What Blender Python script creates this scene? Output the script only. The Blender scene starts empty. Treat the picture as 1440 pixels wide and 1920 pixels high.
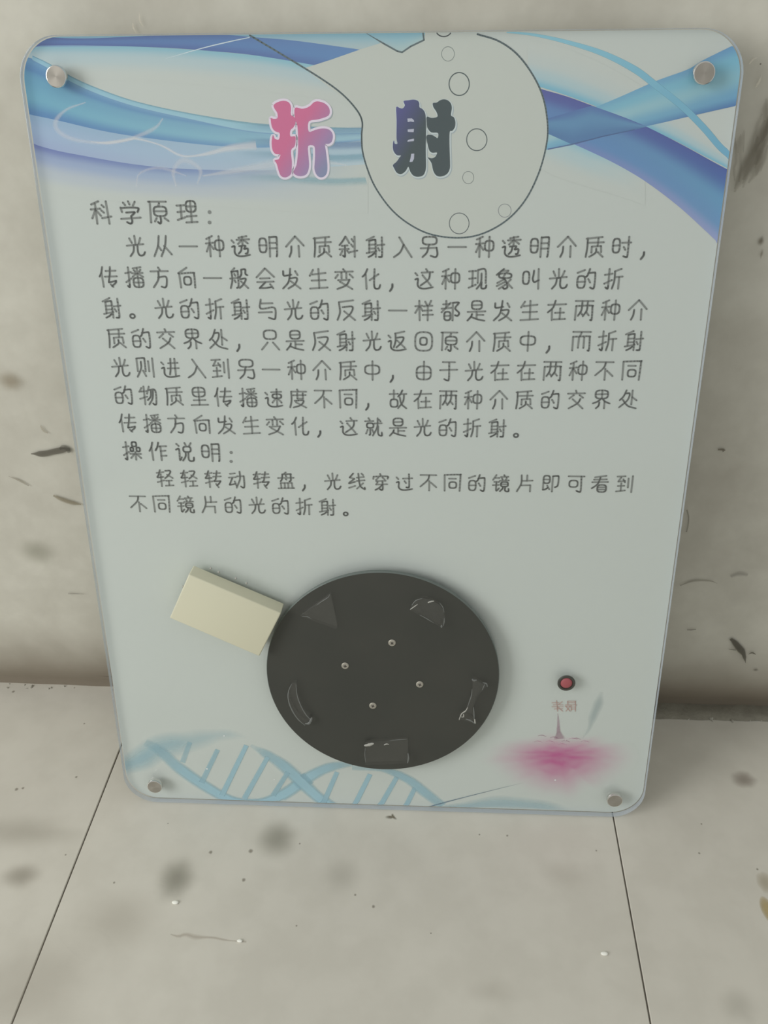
import bpy, bmesh, math, random
from mathutils import Vector, Matrix, noise
from mathutils.geometry import delaunay_2d_cdt
random.seed(7)
S = bpy.context.scene
C = S.collection

# ---------------------------------------------------------------- camera
FPX, PITCH, ROLL, YAW = 1710.8, 0.5813, -0.0173, 0.0699
CAM = Vector((0.0583, -0.8757, 0.8747))
BASE_Y, LEAN, BYAW = 0.1807, 0.1715, 0.0094
BW, BH = 0.6, 0.8036
JOINT_L, JOINT_R = -0.334, 0.2682
cd = bpy.data.cameras.new('camera')
cam = bpy.data.objects.new('camera', cd)
C.objects.link(cam)
CM = (Matrix.Rotation(YAW, 4, 'Z') @ Matrix.Rotation(math.pi / 2 - PITCH, 4, 'X')
      @ Matrix.Rotation(ROLL, 4, 'Z'))
cam.matrix_world = Matrix.Translation(CAM) @ CM
cd.sensor_fit = 'VERTICAL'
cd.sensor_height = 36.0
cd.lens = FPX * 36.0 / 1920.0
cd.clip_start = 0.05
S.camera = cam

# ---------------------------------------------------------------- light
w = bpy.data.worlds.new('room_light')
S.world = w
w.use_nodes = True
w.node_tree.nodes['Background'].inputs[0].default_value = (0.97, 0.98, 0.96, 1)
w.node_tree.nodes['Background'].inputs[1].default_value = 0.585


def area(name, loc, target, sx, sy, power, col):
    l = bpy.data.lights.new(name, 'AREA')
    l.shape = 'RECTANGLE'
    l.size, l.size_y = sx, sy
    l.energy = power
    l.color = col
    o = bpy.data.objects.new(name, l)
    C.objects.link(o)
    o.location = loc
    o.rotation_euler = (Vector(target) - Vector(loc)).to_track_quat('-Z', 'Y').to_euler()
    return o


area('window_daylight', (-2.5, -1.8, 1.6), (0.1, 0, 0.3), 1.4, 1.7, 54, (1.0, 0.995, 0.98))
S.view_settings.view_transform = 'Standard'
S.view_settings.look = 'None'
S.view_settings.exposure = -0.12
S.view_settings.gamma = 1.0
S.view_settings.use_curve_mapping = False
S.cycles.transparent_max_bounces = 48
S.cycles.max_bounces = 10
S.cycles.use_denoising = True

# ---------------------------------------------------------------- helpers
PM = (Matrix.Translation((0, -BASE_Y, 0.0022)) @ Matrix.Rotation(BYAW, 4, 'Z')
      @ Matrix.Rotation(-LEAN, 4, 'X'))          # the panel's own space: x across, z up, -y to the viewer
PMI = PM.inverted()
CMR = CM.to_3x3()


def ray(px, py):
    return (CMR @ Vector(((px - 720) / FPX, -(py - 960) / FPX, -1.0))).normalized()


def on_panel(px, py, d=0.0):
    o = PMI @ CAM
    r = PMI.to_3x3() @ ray(px, py)
    t = (-d - o.y) / r.y
    p = o + r * t
    return (p.x, p.z)


def on_wall(px, py, wy=-0.012):
    r = ray(px, py)
    p = CAM + r * ((wy - CAM.y) / r.y)
    return (p.x, p.z)


def on_floor(px, py):
    r = ray(px, py)
    p = CAM + r * (-CAM.z / r.z)
    return (p.x, p.y)


def lin(c):
    return [((x / 255.0) / 12.92 if x <= 10 else ((x / 255.0 + 0.055) / 1.055) ** 2.4) for x in c[:3]]


KP = 1.5


def ink(c, k=None):
    k = KP if k is None else k
    if c[2] > c[0] + 18:                      # the print's blues are washed out
        g = 0.35 * c[0] + 0.45 * c[1] + 0.2 * c[2]
        c = tuple(x + (g - x) * 0.2 for x in c)
    return tuple(min(0.95, v * k) for v in lin(c))


def nm(o, label=None, cat=None, kind=None, group=None):
    for k, v in (('label', label), ('category', cat), ('kind', kind), ('group', group)):
        if v:
            o[k] = v
    return o


def link_mesh(name, me, mat, parent=None):
    o = bpy.data.objects.new(name, me)
    C.objects.link(o)
    if mat:
        me.materials.append(mat)
    if parent:
        o.parent = parent
    return o


def from_bm(name, bm, mat, parent=None, smooth=False):
    me = bpy.data.meshes.new(name)
    bm.normal_update()
    if smooth:
        for f in bm.faces:
            f.smooth = True
    bm.to_mesh(me)
    bm.free()
    return link_mesh(name, me, mat, parent)


def bsdf(name, col, rough=0.5, metal=0.0, **kw):
    m = bpy.data.materials.new(name)
    m.use_nodes = True
    b = m.node_tree.nodes['Principled BSDF']
    b.inputs['Base Color'].default_value = (*col, 1)
    b.inputs['Roughness'].default_value = rough
    b.inputs['Metallic'].default_value = metal
    for k, v in kw.items():
        b.inputs[k.replace('_', ' ')].default_value = v
    return m


def N(m, t, **kw):
    n = m.node_tree.nodes.new(t)
    for k, v in kw.items():
        if k.startswith('i_'):
            n.inputs[k[2:].replace('_', ' ')].default_value = v
        else:
            setattr(n, k, v)
    return n


def L(m, a, b):
    m.node_tree.links.new(a, b)


def attr_mat(name, rough=0.55):
    """flat ink or stain: colour and coverage come from the mesh's colour attribute"""
    m = bsdf(name, (1, 1, 1), rough, Specular_IOR_Level=0.1)
    b = m.node_tree.nodes['Principled BSDF']
    a = N(m, 'ShaderNodeVertexColor', layer_name='Col')
    L(m, a.outputs['Color'], b.inputs['Base Color'])
    L(m, a.outputs['Alpha'], b.inputs['Alpha'])
    return m


M_INK = attr_mat('printed_ink')
M_STAIN = attr_mat('stain', 0.75)

# ---- flat coloured meshes (ink on the panel, stains on wall and floor)


class Flat:
    """collects coloured polygons; put(p2, d) maps a 2-D point and a depth to 3-D"""

    def __init__(self, put):
        self.v, self.f, self.c, self.put = [], [], [], put

    def vert(self, p, d, col, a=1.0):
        self.v.append(self.put(p, d))
        self.c.append((*col, a))
        return len(self.v) - 1

    def strip(self, rows, d, cols):
        """rows: list of polylines with equal counts; cols: per row (rgb, alpha) or per row list of them"""
        base = len(self.v)
        n = len(rows[0])
        for r, c in zip(rows, cols):
            for i, p in enumerate(r):
                cc = c[i] if isinstance(c, list) else c
                self.vert(p, d, cc[0], cc[1])
        for j in range(len(rows) - 1):
            for i in range(n - 1):
                a = base + j * n + i
                self.f.append((a, a + 1, a + n + 1, a + n))

    def seg(self, pts, wd, d, col, a=1.0, cap=8, closed=False):
        """opaque line of constant width with rounded ends"""
        m = len(pts)
        rng = range(m if closed else m - 1)
        for i in rng:
            p, q = pts[i], pts[(i + 1) % m]
            dx, dy = q[0] - p[0], q[1] - p[1]
            l = math.hypot(dx, dy) or 1e-9
            nx, ny = -dy / l * wd / 2, dx / l * wd / 2
            k = [self.vert(z, d, col, a) for z in ((p[0] + nx, p[1] + ny), (p[0] - nx, p[1] - ny),
                                                   (q[0] - nx, q[1] - ny), (q[0] + nx, q[1] + ny))]
            self.f.append(tuple(k))
        for p in pts:
            self.disc(p, wd / 2, d, col, a, cap)

    def disc(self, p, r, d, col, a=1.0, n=12):
        k = [self.vert((p[0] + r * math.cos(t * 2 * math.pi / n), p[1] + r * math.sin(t * 2 * math.pi / n)), d, col, a)
             for t in range(n)]
        self.f.append(tuple(k))

    def ribbon(self, pts, widths, d, cols, soft=0.0):
        """tapered line; widths per point, cols per point (rgb, alpha); soft = share of half-width that fades out"""
        n = len(pts)
        rows = [[], [], [], []] if soft > 0 else [[], []]
        for i in range(n):
            p, q = pts[max(0, i - 1)], pts[min(n - 1, i + 1)]
            dx, dy = q[0] - p[0], q[1] - p[1]
            l = math.hypot(dx, dy) or 1e-9
            nx, ny = -dy / l, dx / l
            h = widths[i] / 2
            for r, s in zip(rows, (-1, -(1 - soft), (1 - soft), 1) if soft > 0 else (-1, 1)):
                r.append((pts[i][0] + nx * h * s, pts[i][1] + ny * h * s))
        edge = [(c[0], 0.0) for c in cols]
        self.strip(rows, d, [edge, list(cols), list(cols), edge] if soft > 0 else [list(cols)] * 2)

    def blob(self, c, rx, ry, d, col, a, rot=0.0, rings=7, n=36, power=1.5, wob=0.0, seed=0):
        """soft-edged spot"""
        base = len(self.v)
        self.vert(c, d, col, a)
        for j in range(1, rings + 1):
            t = j / rings
            al = a * (0.5 + 0.5 * math.cos(math.pi * t)) ** power
            for i in range(n):
                th = 2 * math.pi * i / n
                k = 1 + wob * noise.noise((math.cos(th) * 1.6 + seed, math.sin(th) * 1.6, seed * 1.7))
                x, y = rx * t * k * math.cos(th), ry * t * k * math.sin(th)
                self.vert((c[0] + x * math.cos(rot) - y * math.sin(rot), c[1] + x * math.sin(rot) + y * math.cos(rot)),
                          d, col, al)
        for i in range(n):
            self.f.append((base, base + 1 + i, base + 1 + (i + 1) % n))
        for j in range(rings - 1):
            for i in range(n):
                p = base + 1 + j * n
                q = p + n
                self.f.append((p + i, q + i, q + (i + 1) % n, p + (i + 1) % n))

    def poly(self, pts, d, colf, grid=None):
        """filled outline; colf(p) gives (rgb, alpha); grid adds inner points for gradients"""
        vs = [Vector(p) for p in pts]
        n = len(vs)
        ed = [(i, (i + 1) % n) for i in range(n)]
        if grid:
            xs = [p[0] for p in pts]
            ys = [p[1] for p in pts]
            x = min(xs)
            while x < max(xs):
                y = min(ys)
                while y < max(ys):
                    vs.append(Vector((x, y)))
                    y += grid
                x += grid
        r = delaunay_2d_cdt(vs, ed, [list(range(n))], 1, 1e-7)
        base = len(self.v)
        for p in r[0]:
            c = colf(p)
            self.vert((p.x, p.y), d, c[0], c[1])
        for f in r[2]:
            self.f.append(tuple(base + i for i in f))

    def build(self, name, mat, parent=None):
        me = bpy.data.meshes.new(name)
        me.from_pydata(self.v, [], self.f)
        ca = me.color_attributes.new('Col', 'FLOAT_COLOR', 'POINT')
        flat = []
        for c in self.c:
            flat.extend(c)
        ca.data.foreach_set('color', flat)
        me.update()
        return link_mesh(name, me, mat, parent)


def spline(pts, sub=8, closed=False):
    out = []
    n = len(pts)
    for i in range(n if closed else n - 1):
        if closed:
            a, b, c, e = pts[i - 1], pts[i], pts[(i + 1) % n], pts[(i + 2) % n]
        else:
            b, c = pts[i], pts[i + 1]
            a = pts[i - 1] if i else (2 * b[0] - c[0], 2 * b[1] - c[1])
            e = pts[i + 2] if i + 2 < n else (2 * c[0] - b[0], 2 * c[1] - b[1])
        for k in range(sub):
            t = k / sub
            out.append(tuple(0.5 * (2 * b[m] + (c[m] - a[m]) * t + (2 * a[m] - 5 * b[m] + 4 * c[m] - e[m]) * t * t
                                    + (-a[m] + 3 * b[m] - 3 * c[m] + e[m]) * t ** 3) for m in (0, 1)))
    if not closed:
        out.append(tuple(pts[-1]))
    return out


def resample(pts, n):
    ls = [0.0]
    for a, b in zip(pts, pts[1:]):
        ls.append(ls[-1] + math.hypot(b[0] - a[0], b[1] - a[1]))
    out, j = [], 0
    for i in range(n):
        t = ls[-1] * i / (n - 1)
        while j < len(ls) - 2 and ls[j + 1] < t:
            j += 1
        u = (t - ls[j]) / ((ls[j + 1] - ls[j]) or 1)
        out.append((pts[j][0] + (pts[j + 1][0] - pts[j][0]) * u, pts[j][1] + (pts[j + 1][1] - pts[j][1]) * u))
    return out


def along(vals, n):
    out = []
    for i in range(n):
        t = (len(vals) - 1) * i / (n - 1)
        k = min(int(t), len(vals) - 2)
        u = t - k
        u = u * u * (3 - 2 * u)
        out.append(vals[k] + (vals[k + 1] - vals[k]) * u)
    return out


def lerp(a, b, t):
    return tuple(x + (y - x) * t for x, y in zip(a, b))


# ---------------------------------------------------------------- the setting
def mottled_mat(name, base, dark, scale, lowz=None, bump=0.15, rough=0.7, gloss=0.3, mott=0.35):
    m = bsdf(name, base, rough, Specular_IOR_Level=gloss)
    b = m.node_tree.nodes['Principled BSDF']
    tc = N(m, 'ShaderNodeNewGeometry')
    n1 = N(m, 'ShaderNodeTexNoise', i_Scale=scale, i_Detail=6.0, i_Roughness=0.62)
    n2 = N(m, 'ShaderNodeTexNoise', i_Scale=scale * 7, i_Detail=4.0)
    L(m, tc.outputs['Position'], n1.inputs['Vector'])
    L(m, tc.outputs['Position'], n2.inputs['Vector'])
    r = N(m, 'ShaderNodeValToRGB')
    r.color_ramp.elements[0].position = 0.33
    r.color_ramp.elements[0].color = (*lerp(base, dark, mott), 1)
    r.color_ramp.elements[1].position = 0.62
    r.color_ramp.elements[1].color = (*base, 1)
    L(m, n1.outputs['Fac'], r.inputs['Fac'])
    mx = N(m, 'ShaderNodeMix', data_type='RGBA', blend_type='MULTIPLY')
    mx.inputs[0].default_value = 0.16
    L(m, r.outputs['Color'], mx.inputs[6])
    r2 = N(m, 'ShaderNodeValToRGB')
    r2.color_ramp.elements[0].position = 0.4
    r2.color_ramp.elements[0].color = (0.7, 0.69, 0.66, 1)
    r2.color_ramp.elements[1].position = 0.6
    L(m, n2.outputs['Fac'], r2.inputs['Fac'])
    L(m, r2.outputs['Color'], mx.inputs[7])
    out = mx.outputs[2]
    if lowz:  # blends to the dark colour towards the floor
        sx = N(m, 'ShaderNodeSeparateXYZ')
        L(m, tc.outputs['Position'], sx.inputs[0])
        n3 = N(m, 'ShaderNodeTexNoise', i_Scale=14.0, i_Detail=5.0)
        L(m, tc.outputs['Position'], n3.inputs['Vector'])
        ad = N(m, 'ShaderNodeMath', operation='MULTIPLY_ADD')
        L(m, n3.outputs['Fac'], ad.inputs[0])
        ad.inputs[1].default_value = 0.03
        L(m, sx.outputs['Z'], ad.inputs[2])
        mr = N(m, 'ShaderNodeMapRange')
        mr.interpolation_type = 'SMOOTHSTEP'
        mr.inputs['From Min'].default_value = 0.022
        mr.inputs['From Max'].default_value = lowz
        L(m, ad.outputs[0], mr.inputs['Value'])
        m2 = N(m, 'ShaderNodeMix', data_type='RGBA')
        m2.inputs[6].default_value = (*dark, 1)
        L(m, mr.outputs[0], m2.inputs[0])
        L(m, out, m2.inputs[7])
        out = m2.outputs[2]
    L(m, out, b.inputs['Base Color'])
    bp = N(m, 'ShaderNodeBump', i_Strength=bump, i_Distance=0.004)
    L(m, n1.outputs['Fac'], bp.inputs['Height'])
    L(m, bp.outputs[0], b.inputs['Normal'])
    return m


KW = 1.46
M_WALL = mottled_mat('aged_plaster', ink((180, 178, 167), KW), ink((116, 108, 96), KW), 4.5, lowz=0.165, bump=0.5)
M_TILE = mottled_mat('worn_floor_tile', ink((183, 180, 170), KW), ink((144, 140, 131), KW), 3.0, bump=0.04, rough=0.42,
                   gloss=0.4, mott=0.16)
M_GROUT = mottled_mat('dirty_grout', ink((105, 100, 92), 1.2), ink((70, 66, 60), 1.2), 30)
M_CEMENT = bsdf('crumbling_cement', ink((150, 148, 138), KW), 0.85)

# wall: plaster sheet whose foot tucks back towards the floor
bm = bmesh.new()
prof = [(2.2, -0.012), (1.2, -0.012), (0.5, -0.012), (0.2, -0.012), (0.09, -0.0122), (0.075, -0.0118), (0.06, -0.0105),
        (0.045, -0.0075), (0.03, -0.0025), (0.018, 0.003), (0.008, 0.006), (0.0, 0.007)]
xs = [-1.6 + i * 0.04 for i in range(81)]
grid = []
for z, y in prof:
    row = []
    for x in xs:
        b_ = 0.0016 * noise.noise((x * 5, z * 5, 3)) if z > 0.08 else 0.002 * noise.noise((x * 14, z * 20, 7))
        row.append(bm.verts.new((x, y + b_, z)))
    grid.append(row)
for a, b in zip(grid, grid[1:]):
    for i in range(len(xs) - 1):
        bm.faces.new((a[i], a[i + 1], b[i + 1], b[i]))
bk = [bm.verts.new((x, 0.12, z)) for x, z in ((xs[0], 2.2), (xs[-1], 2.2), (xs[-1], 0), (xs[0], 0))]
bm.faces.new(bk)
bmesh.ops.recalc_face_normals(bm, faces=bm.faces)
wall = from_bm('wall_back', bm, M_WALL, smooth=True)
nm(wall, kind='structure')

# floor: slab and tiles set into grout
bm = bmesh.new()
bmesh.ops.create_cube(bm, size=1)
bmesh.ops.scale(bm, vec=(3.4, 2.4, 0.05), verts=bm.verts)
bmesh.ops.translate(bm, vec=(0, -1.05, -0.0265), verts=bm.verts)
floor = from_bm('floor', bm, M_GROUT)
nm(floor, kind='structure')


def tile_mesh(sx, sy):
    bm = bmesh.new()
    bmesh.ops.create_cube(bm, size=1)
    bmesh.ops.scale(bm, vec=(sx, sy, 0.01), verts=bm.verts)
    bmesh.ops.bevel(bm, geom=[e for e in bm.edges if all(v.co.z > 0 for v in e.verts)], offset=0.0007, segments=1,
                    affect='EDGES')
    me = bpy.data.meshes.new('floor_tile')
    bm.to_mesh(me)
    bm.free()
    me.materials.append(M_TILE)
    return me


TW = JOINT_R - JOINT_L
G = 0.0016
tm = tile_mesh(TW - G, 0.6 - G)
for j in range(4):
    for i in (-1, 0, 1):
        o = bpy.data.objects.new('floor_tile', tm)
        C.objects.link(o)
        o.parent = floor
        o.location = ((JOINT_L + JOINT_R) / 2 + i * TW, 0.02 - 0.3 - j * 0.6, -0.005)

# crumbs of cement along the foot of the wall
bm = bmesh.new()
for k in range(420):
    x = random.uniform(-0.75, 0.85)
    if x < 0.2 and random.random() < 0.65:
        continue
    if x > 0.2:
        y = random.uniform(-0.020, 0.004)
        s = random.uniform(0.0007, 0.0026)
    else:
        y = random.uniform(-0.003, 0.005)
        s = random.uniform(0.0006, 0.002)
    r = bmesh.ops.create_icosphere(bm, subdivisions=1, radius=s)
    mt = Matrix.Translation((x, y, s * 0.45)) @ Matrix.Rotation(random.random() * 6, 4, 'Z') @ Matrix.Diagonal(
        (random.uniform(.8, 2.2), random.uniform(.7, 1.2), random.uniform(.5, .9), 1))
    for v in r['verts']:
        v.co = mt @ (v.co * random.uniform(0.8, 1.15))
crumbs = from_bm('cement_crumbs', bm, M_CEMENT)
nm(crumbs, 'grey cement crumbs and dust along the foot of the plaster wall', 'debris', 'stuff')

# strip of rough cement at the right-hand foot of the wall
bm = bmesh.new()
rows = []
for i in range(90):
    x = 0.18 + i * 0.014
    fr_ = -0.019 + 0.004 * noise.noise((x * 22, 1, 4)) + 0.002 * noise.noise((x * 80, 3, 4))
    rows.append([bm.verts.new((x, fr_ + (0.012 - fr_) * t, 0.0003 + h * 0.0035 * (1 + 0.6 * noise.noise((x * 60, t * 6, 2))) * min(1, i / 6)))
                 for t, h in ((0, 0), (0.12, 0.7), (0.35, 1), (0.65, 0.9), (1, 0.9))])
for a, b in zip(rows, rows[1:]):
    for k in range(4):
        bm.faces.new((a[k], a[k + 1], b[k + 1], b[k]))
bmesh.ops.recalc_face_normals(bm, faces=bm.faces)
M_STRIP = mottled_mat('grey_cement', ink((124, 121, 109), KW), ink((84, 80, 72), KW), 50, bump=0.6)
nm(from_bm('trim_1', bm, M_STRIP, smooth=True), kind='structure')

# marks on the wall
WP = lambda p, d: (p[0], -0.0142 - d, p[1])


def wall_mark(fn):
    f = Flat(WP)
    fn(f)
    return f.build('wall_mark', M_STAIN, wall)


def wpt(lst):
    return [on_wall(x, y, -0.0142) for x, y in lst]


DK = ink((98, 95, 86), KW)


def line_mark(pts, wds, col, al, soft=0.35, d=0.0):
    def fn(f):
        q = resample(spline(wpt(pts)), 24)
        ws = along(wds, 24)
        f.ribbon(q, [x * 0.00062 for x in ws], d, [(col, al)] * 24, soft)
    return wall_mark(fn)


def wall_blob(x, y, rx, ry, col, al, rot=0, wob=0.15, power=1.0, seed=0, d=0.0):
    def fn(f):
        f.blob(on_wall(x, y, -0.0142), rx * 0.00062, ry * 0.00062, d, col, al, rot, wob=wob, power=power, seed=seed)
    return wall_mark(fn)


line_mark([(58, 851), (80, 851), (105, 846), (122, 843), (131, 844)], [2, 14, 13, 14, 7], ink((96, 93, 84), KW), 0.85, 0.3)
line_mark([(112, 842), (120, 838), (129, 844), (128, 849)], [5, 10, 12, 5], ink((90, 88, 80), KW), 0.6, 0.4, d=0.0002)
line_mark([(16, 893), (34, 900), (54, 911)], [1, 5, 3], ink((130, 125, 112), KW), 0.6)
line_mark([(100, 929), (112, 935), (132, 942), (152, 946)], [6, 12, 12, 3], ink((125, 118, 100), KW), 0.7, 0.6)
line_mark([(76, 798), (82, 808), (90, 812)], [4, 6, 3], ink((140, 134, 118), KW), 0.5, 0.6)
line_mark([(128, 1113), (140, 1113), (158, 1114)], [5, 3, 1], ink((130, 128, 120), KW), 0.6, 0.5)
wall_blob(20, 715, 32, 25, ink((140, 128, 108), KW), 0.45, seed=2)
wall_blob(68, 1035, 48, 40, ink((140, 138, 124), KW), 0.4, seed=4)
# right: dark brushed smear, tadpole splash, thin scuffs
def smear(pts, wd, al, n=9, spread=26, seed=0):
    rnd = random.Random(seed)
    for k in range(n):
        o = (k / (n - 1) - 0.5) * spread
        a_, b_ = sorted((rnd.uniform(0, 0.35), rnd.uniform(0.6, 1.0)))
        q = resample(spline(pts), 20)
        q = q[int(a_ * 19):int(b_ * 19) + 1]
        q = [(x + o + rnd.uniform(-2, 2), y + rnd.uniform(-4, 4)) for x, y in q][::3]
        if len(q) > 1:
            ws = [wd * rnd.uniform(0.5, 1.3) for _ in q]
            ws[0] *= 0.3
            ws[-1] *= 0.3
            line_mark(q, ws, ink((108, 101, 87), KW), al * rnd.uniform(0.6, 1.2), 0.85, d=0.00003 * k)


smear([(1442, 215), (1428, 265), (1412, 310), (1396, 345), (1380, 392)], 15, 0.24, 9, 28, 1)
smear([(1402, 226), (1388, 255), (1386, 300), (1384, 345)], 9, 0.22, 4, 14, 2)
smear([(1448, 175), (1440, 240), (1424, 290), (1410, 335)], 12, 0.26, 6, 20, 3)
line_mark([(1370, 1198), (1376, 1203), (1386, 1215), (1394, 1226), (1398, 1243)], [7, 14, 16, 8, 1],
          ink((82, 79, 70), KW), 0.8, 0.35)
line_mark([(1366, 1217), (1380, 1219)], [1, 3], ink((90, 86, 76), KW), 0.7)
line_mark([(1403, 1227), (1410, 1224), (1417, 1227)], [1, 4, 2], ink((80, 76, 66), KW), 0.8)
line_mark([(1275, 1098), (1300, 1089), (1330, 1089), (1345, 1094)], [4, 8, 6, 1], ink((96, 90, 78), KW), 0.42, 0.8)
line_mark([(1370, 1081), (1385, 1076), (1402, 1078)], [10, 16, 10], ink((110, 106, 102), KW), 0.32, 0.9)
line_mark([(1346, 843), (1355, 843), (1358, 846)], [4, 5, 7], ink((90, 84, 70), KW), 0.7, 0.5)
line_mark([(1288, 956), (1291, 970), (1290, 985), (1287, 998)], [3, 3, 3, 3], ink((100, 96, 84), KW), 0.5, 0.5)
line_mark([(1288, 1181), (1297, 1181), (1305, 1180)], [2, 3, 2], ink((80, 76, 70), KW), 0.7, 0.5)
wall_blob(1427, 452, 6, 9, ink((95, 88, 74), KW), 0.7, seed=5)
wall_blob(1428, 476, 3, 9, ink((110, 102, 86), KW), 0.6, seed=6)
wall_blob(1417, 1256, 7, 5, ink((80, 74, 64), KW), 0.6, seed=7)
wall_blob(1426, 120, 1.8, 1.8, ink((60, 55, 50), KW), 0.9, seed=8)
# pale lifted plaster flakes by the upper right corner
line_mark([(1405, 120), (1412, 112), (1420, 108)], [2, 3, 1], ink((195, 190, 176), KW), 0.5)
line_mark([(1417, 164), (1424, 152), (1428, 142)], [2, 4, 1], ink((195, 190, 176), KW), 0.5)
line_mark([(249, 42), (250, 52), (256, 62)], [1, 3, 1], ink((192, 186, 170), KW), 0.5)
line_mark([(261, 25), (262, 38), (268, 50)], [1, 3, 1], ink((192, 186, 170), KW), 0.4)
# dark band along the foot of the wall
line_mark([(0, 1262), (40, 1262), (90, 1268), (150, 1274), (205, 1280)], [14, 12, 13, 12, 8], ink((92, 88, 76), KW), 0.55,
          0.7, d=-0.012)


# marks on the floor
FP = lambda p, d: (p[0], p[1], 0.00015 + d)


def floor_blob(x, y, rx, ry, col, al, rot=0, wob=0.15, power=1.0, seed=0, d=0.0):
    f = Flat(FP)
    f.blob(on_floor(x, y), rx * 0.0006, ry * 0.0008, d, col, al, rot, wob=wob, power=power, seed=seed)
    return f.build('floor_mark', M_STAIN, floor)


def floor_line(pts, wds, col, al, soft=0.5, d=0.0):
    f = Flat(FP)
    q = resample(spline([on_floor(*p) for p in pts]), 24)
    ws = along(wds, 24)
    f.ribbon(q, [x * 0.0006 for x in ws], d, [(col, al)] * 24, soft)
    return f.build('floor_mark', M_STAIN, floor)


GR = ink((118, 116, 104), KW)
floor_blob(520, 1572, 52, 42, GR, 0.4, seed=1)
floor_blob(332, 1648, 46, 44, GR, 0.45, seed=2, d=0.00002)
floor_blob(640, 1642, 46, 40, GR, 0.15, seed=3, d=0.00002)
floor_blob(40, 1642, 48, 26, ink((125, 118, 106), KW), 0.35, seed=4)
floor_blob(40, 1560, 150, 34, ink((135, 130, 118), KW), 0.22, seed=5, d=0.00004)
floor_blob(220, 1720, 110, 60, ink((140, 133, 120), KW), 0.15, seed=6, d=0.00004)
floor_blob(60, 1850, 140, 90, ink((135, 128, 116), KW), 0.18, seed=7, d=0.00006)
floor_blob(1385, 1885, 40, 30, GR, 0.15, seed=9)
floor_blob(1435, 1655, 16, 18, ink((150, 138, 112), KW), 0.35, seed=10, power=0.4)
floor_blob(1440, 1706, 13, 20, ink((165, 148, 105), KW), 0.75, seed=11, power=0.3)
floor_blob(1395, 1462, 28, 18, ink((112, 98, 88), KW), 0.4, seed=12, power=0.6)
floor_blob(1060, 1640, 60, 28, ink((150, 142, 130), KW), 0.12, seed=13)
floor_blob(925, 1860, 60, 22, ink((140, 134, 122), KW), 0.12, seed=14)
floor_blob(736, 1531, 9, 5, ink((110, 104, 90), KW), 0.9, seed=15, power=0.6, wob=1.2)
floor_line([(320, 1752), (335, 1756), (348, 1752), (366, 1757), (398, 1758), (425, 1763), (462, 1766)],
           [3, 9, 12, 6, 6, 3, 5], ink((140, 126, 110), KW), 0.24, 0.9)
for x, y, s in ((214, 1655, 3), (123, 1603, 2.5), (315, 1544, 2), (562, 1582, 2.5), (143, 1457, 3.5), (31, 1480, 5),
                (43, 1478, 4), (158, 1357, 3), (25, 1297, 5), (899, 1565, 2.5), (951, 1567, 3), (1311, 1600, 3),
                (556, 1736, 2.5), (666, 1678, 3), (470, 1596, 6), (395, 1598, 5), (457, 1650, 5), (700, 1700, 4),
                (1118, 1595, 2.5), (1315, 1545, 2.5), (1420, 1630, 3), (808, 1750, 2)):
    floor_blob(x, y, s * 0.85, s * 0.7, ink((112, 105, 92), KW), 0.5, seed=x * 0.1, power=0.5)
# small crumbs of plaster lying on the tiles
for x, y, s, lab in ((329, 1693, 0.0022, 'white plaster crumb on the floor below two grey smudges'),
                     (1133, 1789, 0.0022, 'white plaster crumb on the floor left of the right tile joint'),
                     (450, 1765, 0.0018, 'white plaster crumb at the end of a brown scratch on the floor')):
    bm = bmesh.new()
    bmesh.ops.create_icosphere(bm, subdivisions=2, radius=s)
    for v in bm.verts:
        v.co = Vector((v.co.x * 1.7, v.co.y, v.co.z * 0.6)) * (1 + 0.25 * noise.noise(v.co * 900))
    o = from_bm('plaster_crumb', bm, bsdf('plaster_crumb', ink((215, 212, 200)), 0.8), smooth=True)
    fx, fy = on_floor(x, y)
    o.location = (fx, fy, s * 0.5)
    nm(o, lab, 'crumb', group='plaster crumbs on the floor')

# ---------------------------------------------------------------- the panel
panel = bpy.data.objects.new('exhibit_panel', None)
C.objects.link(panel)
panel.matrix_world = PM
nm(panel, 'white acrylic science exhibit panel with blue waves and dark dial leaning on wall', 'display panel')

TA = 0.007      # clear sheet
TB = 0.005      # printed board behind it
D0 = -TA - 0.0001
RC = 0.036


def rounded(w_, h_, r, n=14, inset=0.0):
    pts = []
    x0, x1, z0, z1 = -w_ / 2 + inset, w_ / 2 - inset, inset, h_ - inset
    r -= inset
    for cx, cz, a0 in ((x1 - r, z1 - r, 0), (x0 + r, z1 - r, 90), (x0 + r, z0 + r, 180), (x1 - r, z0 + r, 270)):
        for k in range(n + 1):
            a = math.radians(a0 + 90 * k / n)
            pts.append((cx + r * math.cos(a), cz + r * math.sin(a)))
    return pts


def slab(name, pts, y0, y1, mat, parent, bev=0.0, smooth=False, seg=2):
    """prism standing on the panel between local y0 (viewer side) and y1"""
    bm = bmesh.new()
    vs = [bm.verts.new((x, y0, z)) for x, z in pts]
    f = bm.faces.new(vs)
    r = bmesh.ops.extrude_face_region(bm, geom=[f])
    nv = [g for g in r['geom'] if isinstance(g, bmesh.types.BMVert)]
    bmesh.ops.translate(bm, vec=(0, y1 - y0, 0), verts=nv)
    bmesh.ops.recalc_face_normals(bm, faces=bm.faces)
    if bev:
        es = [e for e in bm.edges if all(abs(v.co.y - y0) < 1e-6 for v in e.verts)]
        bmesh.ops.bevel(bm, geom=es, offset=bev, segments=seg, affect='EDGES', profile=0.6)
    o = from_bm(name, bm, mat, parent, smooth)
    return o


M_PAPER = bsdf('white_print_ground', ink((178, 183, 178)), 0.55, Specular_IOR_Level=0.1)
b = M_PAPER.node_tree.nodes['Principled BSDF']
M_EDGE = bsdf('white_board_edge', ink((175, 180, 176)), 0.5)


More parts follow.
